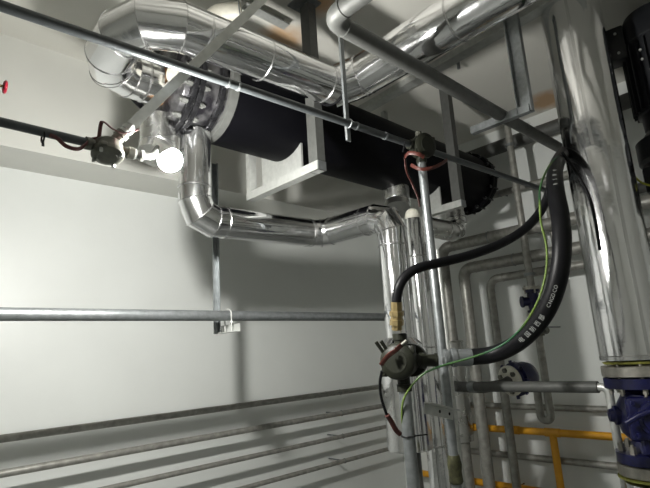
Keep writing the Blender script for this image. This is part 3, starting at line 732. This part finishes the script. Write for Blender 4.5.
# ------------------------------------------------------------------ front junction box, its conduit and the hoses
D = 2.13
JB = at_depth(402, 361, D)
T = Thing('electrical_conduit', 'front vertical conduit standing under the round junction box beside the silver drop pipe', 'conduit')
T.part('pipe', Shape().cyl((JB.x, JB.y, JB.z - .09), (JB.x, JB.y, FLOOR), .026), 'galv')
T.part('cable_tie', Shape().torus((JB.x, JB.y, P(405, 437, y=JB.y).z), Z, .030, .003, 24, 6).cyl(Vector((JB.x, JB.y, P(405, 437, y=JB.y).z)) + Vector((.02, -.025, 0)), Vector((JB.x, JB.y, P(405, 437, y=JB.y).z)) + Vector((.08, -.035, -.003)), .003, 6), 'black_rubber')
T.finish()
hose_dir = (at_depth(470, 357, D) - at_depth(402, 358.5, D)).normalized()
def JBx(T, c, f):
    dd = D - .1
    T.part('hinge_clip', Shape().cyl(at_depth(376, 342, dd), at_depth(383, 352, dd), .0075, 10).cyl(at_depth(381, 341, dd), at_depth(386, 349, dd), .0075, 10), 'olive_iron')
    strap_on(T, [at_depth(404, 343, dd - .0), at_depth(396, 350, dd - .03), at_depth(387, 357, dd - .02), at_depth(381, 365, dd)], .02, 'strap_red', 'red_strap')
    T.part('strap_tip', Shape().cyl(at_depth(402, 345, dd - .01), at_depth(407, 341, dd - .01), .010, 12), 'box_steel')
    T.part('union_neck', Shape().lathe(c, hose_dir, [(.05, .026), (.14, .026), (.141, .03), (.15, .03)], 24), 'olive_iron')
    T.part('back_flange', Shape().lathe(c - f * .05 + Vector((.05, 0, 0)), f, [(0, .07), (.03, .07)], 32), 'olive_iron')
fJ = (-JB.normalized() + Vector((-.35, .2, 0))).normalized()
round_box('junction_box', 'dark round cast junction box where the two black hoses meet', JB, fJ,
          [(Z, .115, .026), (-Z, .125, .027), (hose_dir, .10, .028)], .068, .10, extra=JBx)
# thin hose
hx0 = at_depth(397, 327, D)
T = Thing('flexible_hose', 'thin black flexible hose rising from the front junction box and sweeping right', 'hose')
pts = [at_depth(396.5, 308, D), at_depth(397, 296, D), at_depth(400, 285, D), at_depth(407, 275, D + .01), at_depth(420, 267.5, D + .03), at_depth(445, 261.5, D + .08), at_depth(472, 254.5, D + .14),
       at_depth(500, 244, D + .2), at_depth(522, 231, D + .24), at_depth(538, 215, D + .27), at_depth(548, 196, D + .28), at_depth(553, 175, D + .3), at_depth(560, 160, D + .62), at_depth(567, 150, D + 1.05), at_depth(574, 110, 3.42), at_depth(570, 30, 3.45), at_depth(568, -20, 3.5)]
T.part('hose', Shape().tube(spline(pts, 8), .021, 20), 'black_rubber')
base = at_depth(397, 330, D)
up = (at_depth(396.5, 300, D) - base).normalized()
T.part('fitting', Shape().lathe(base, up, [(0, .022), (.02, .022), (.021, .030), (.045, .030), (.046, .026), (.06, .026), (.061, .031), (.08, .031), (.081, .024), (.12, .024)], 8), 'brass', label='brass hex fitting')
T.finish()
# thick hose
hc_ = [(462, 357.2, D), (474, 356.8, D), (490, 355, D - .02), (505, 350, D - .06), (520, 341, D - .12), (534, 328, D - .17), (546, 311, D - .22), (555, 290, D - .25), (560.5, 265, D - .26), (562, 240, D - .24), (560, 215, D - .18), (556, 192, D - .05), (555, 172, D + .2), (560, 158, D + .55), (566, 150, D + .95), (576, 138, D + 1.25), (584, 100, 3.5), (582, 30, 3.55), (580, -20, 3.6)]
hp_ = spline([at_depth(*q) for q in hc_], 8)
T = Thing('flexible_hose', 'thick black rubber hose with white print, curving up from the front junction box', 'hose')
HR = .0345
kh = T.part('hose', Shape().tube(hp_, HR, 28), 'black_rubber')
cpl = at_depth(440, 357.8, D)
T.part('coupling', Shape().lathe(at_depth(444, 357.8, D), hose_dir, [(0, .026), (.002, .036), (.018, .036), (.02, .030), (.03, .030), (.031, .040), (.05, .040), (.052, .035), (.10, .037), (.115, .037)], 16), 'galv', label='galvanised hose coupling')
# printed characters on the hose
def glyph(ch, c, vw, size, tx):
    cu = bpy.data.curves.new('tmp', 'FONT'); cu.body = ch; cu.size = size; cu.align_x = 'CENTER'; cu.align_y = 'CENTER'; cu.extrude = .0004; cu.resolution_u = 2
    ob = bpy.data.objects.new('tmp', cu); COL.objects.link(ob); dg = bpy.context.evaluated_depsgraph_get(); dg.update()
    me = bpy.data.meshes.new_from_object(ob.evaluated_get(dg)); bpy.data.objects.remove(ob)
    c = c + vw * (HR + .0015); tyv = vw.cross(tx)
    M_ = Matrix((tx, tyv, vw)).transposed(); out = [(c + M_ @ v.co) for v in me.vertices]; fs = [tuple(p.vertices) for p in me.polygons]
    bpy.data.meshes.remove(me); return out, fs
sh = Shape()
def screen(p):
    l = CAMROWS.transposed() @ p; return 325 - l.x / l.z * 500, 244 + l.y / l.z * 500
def add_glyphs(text, y0, y1, size, flip=1):
    """characters along the hose between two photo rows, on its surface toward the room"""
    for n_, ch in enumerate(text):
        yy = y0 + (y1 - y0) * n_ / max(1, len(text) - 1)
        i_ = min(range(1, len(hp_) - 1), key=lambda q: abs(screen(hp_[q])[1] - yy) + (0 if screen(hp_[q])[0] > 500 else 99))
        if yy < 250: i_ = min(range(len(hp_) // 2, len(hp_) - 1), key=lambda q: abs(screen(hp_[q])[1] - yy))
        a, b_ = hp_[i_ - 1], hp_[i_ + 1]; f_ = (yy - screen(a)[1]) / (screen(b_)[1] - screen(a)[1])
        c = a.lerp(b_, f_); tang = (b_ - a).normalized() * flip; vw = -c.normalized(); vw = (vw - tang * vw.dot(tang)).normalized()
        vs, fs = glyph(ch, c, vw, size, tang); bv = [sh.bm.verts.new(v) for v in vs]
        for f in fs:
            try: sh.bm.faces.new([bv[i] for i in f])
            except ValueError: pass
add_glyphs('电国防西部', 337, 314, .023)
add_glyphs('CNGD', 303, 293, .019); add_glyphs('CO', 289, 285.5, .019)
add_glyphs('DN50', 178, 192, .024, -1)
T.part('lettering', sh, 'white_print', kh, label='white printed characters')
T.finish()
T = Thing('cable', 'thin black strand imitating the hose reflection down the left face of the large silver riser', 'cable')  # dark strand standing in for the hose's reflection in the cladding
T.part('cable', Shape().tube(spline([at_depth(562, 152, 2.55), at_depth(572, 166, 2.56), at_depth(583, 184, 2.545), at_depth(591, 202, 2.53), at_depth(596, 225, 2.52), at_depth(600, 250, 2.52)], 6), .008, 12), 'black_rubber')
T.finish()
# earth wire
T = Thing('earth_wire', 'green and yellow earth wire winding down along the thick black hose', 'wire')
dw = D - .09
dw = D - .30
wp = [(562, 154, D + .5), (552, 162, D + .22), (544, 176, D - .08), (540, 190, D - .15), (540, 205, dw), (541, 222, dw), (546, 243, dw), (547, 262, dw), (544, 282, dw), (537, 303, dw), (524, 325, dw + .08), (508, 341, dw + .14), (490, 351, dw + .18), (470, 358, dw + .2), (452, 363, dw + .21), (436, 368, dw + .21), (422, 375, dw + .21), (410, 388, dw + .22), (403, 402, dw + .23), (402, 420, dw + .24), (405, 432, dw + .25)]
T.part('wire', Shape().tube(spline([at_depth(*q) for q in wp], 6), .0042, 10), 'wire_earth'); T.finish()
T = Thing('cable_strap', 'dark cable loop with red wrapped end hanging left of the front junction box', 'strap')
T.part('cable', Shape().tube(spline([at_depth(382, 371, D - .05), at_depth(380, 382, D - .04), at_depth(381, 396, D - .03), at_depth(385, 410, D - .03), at_depth(389, 420, D - .02)], 6), .006, 10), 'black_rubber')
T.part('wrapped_end', Shape().tube(spline([at_depth(387, 415, D - .03), at_depth(391, 421, D - .02), at_depth(396, 430, D - .01), at_depth(400, 434, D - .0)], 6), .011, 10), 'strap_red', label='red wrapped end')
T.finish()
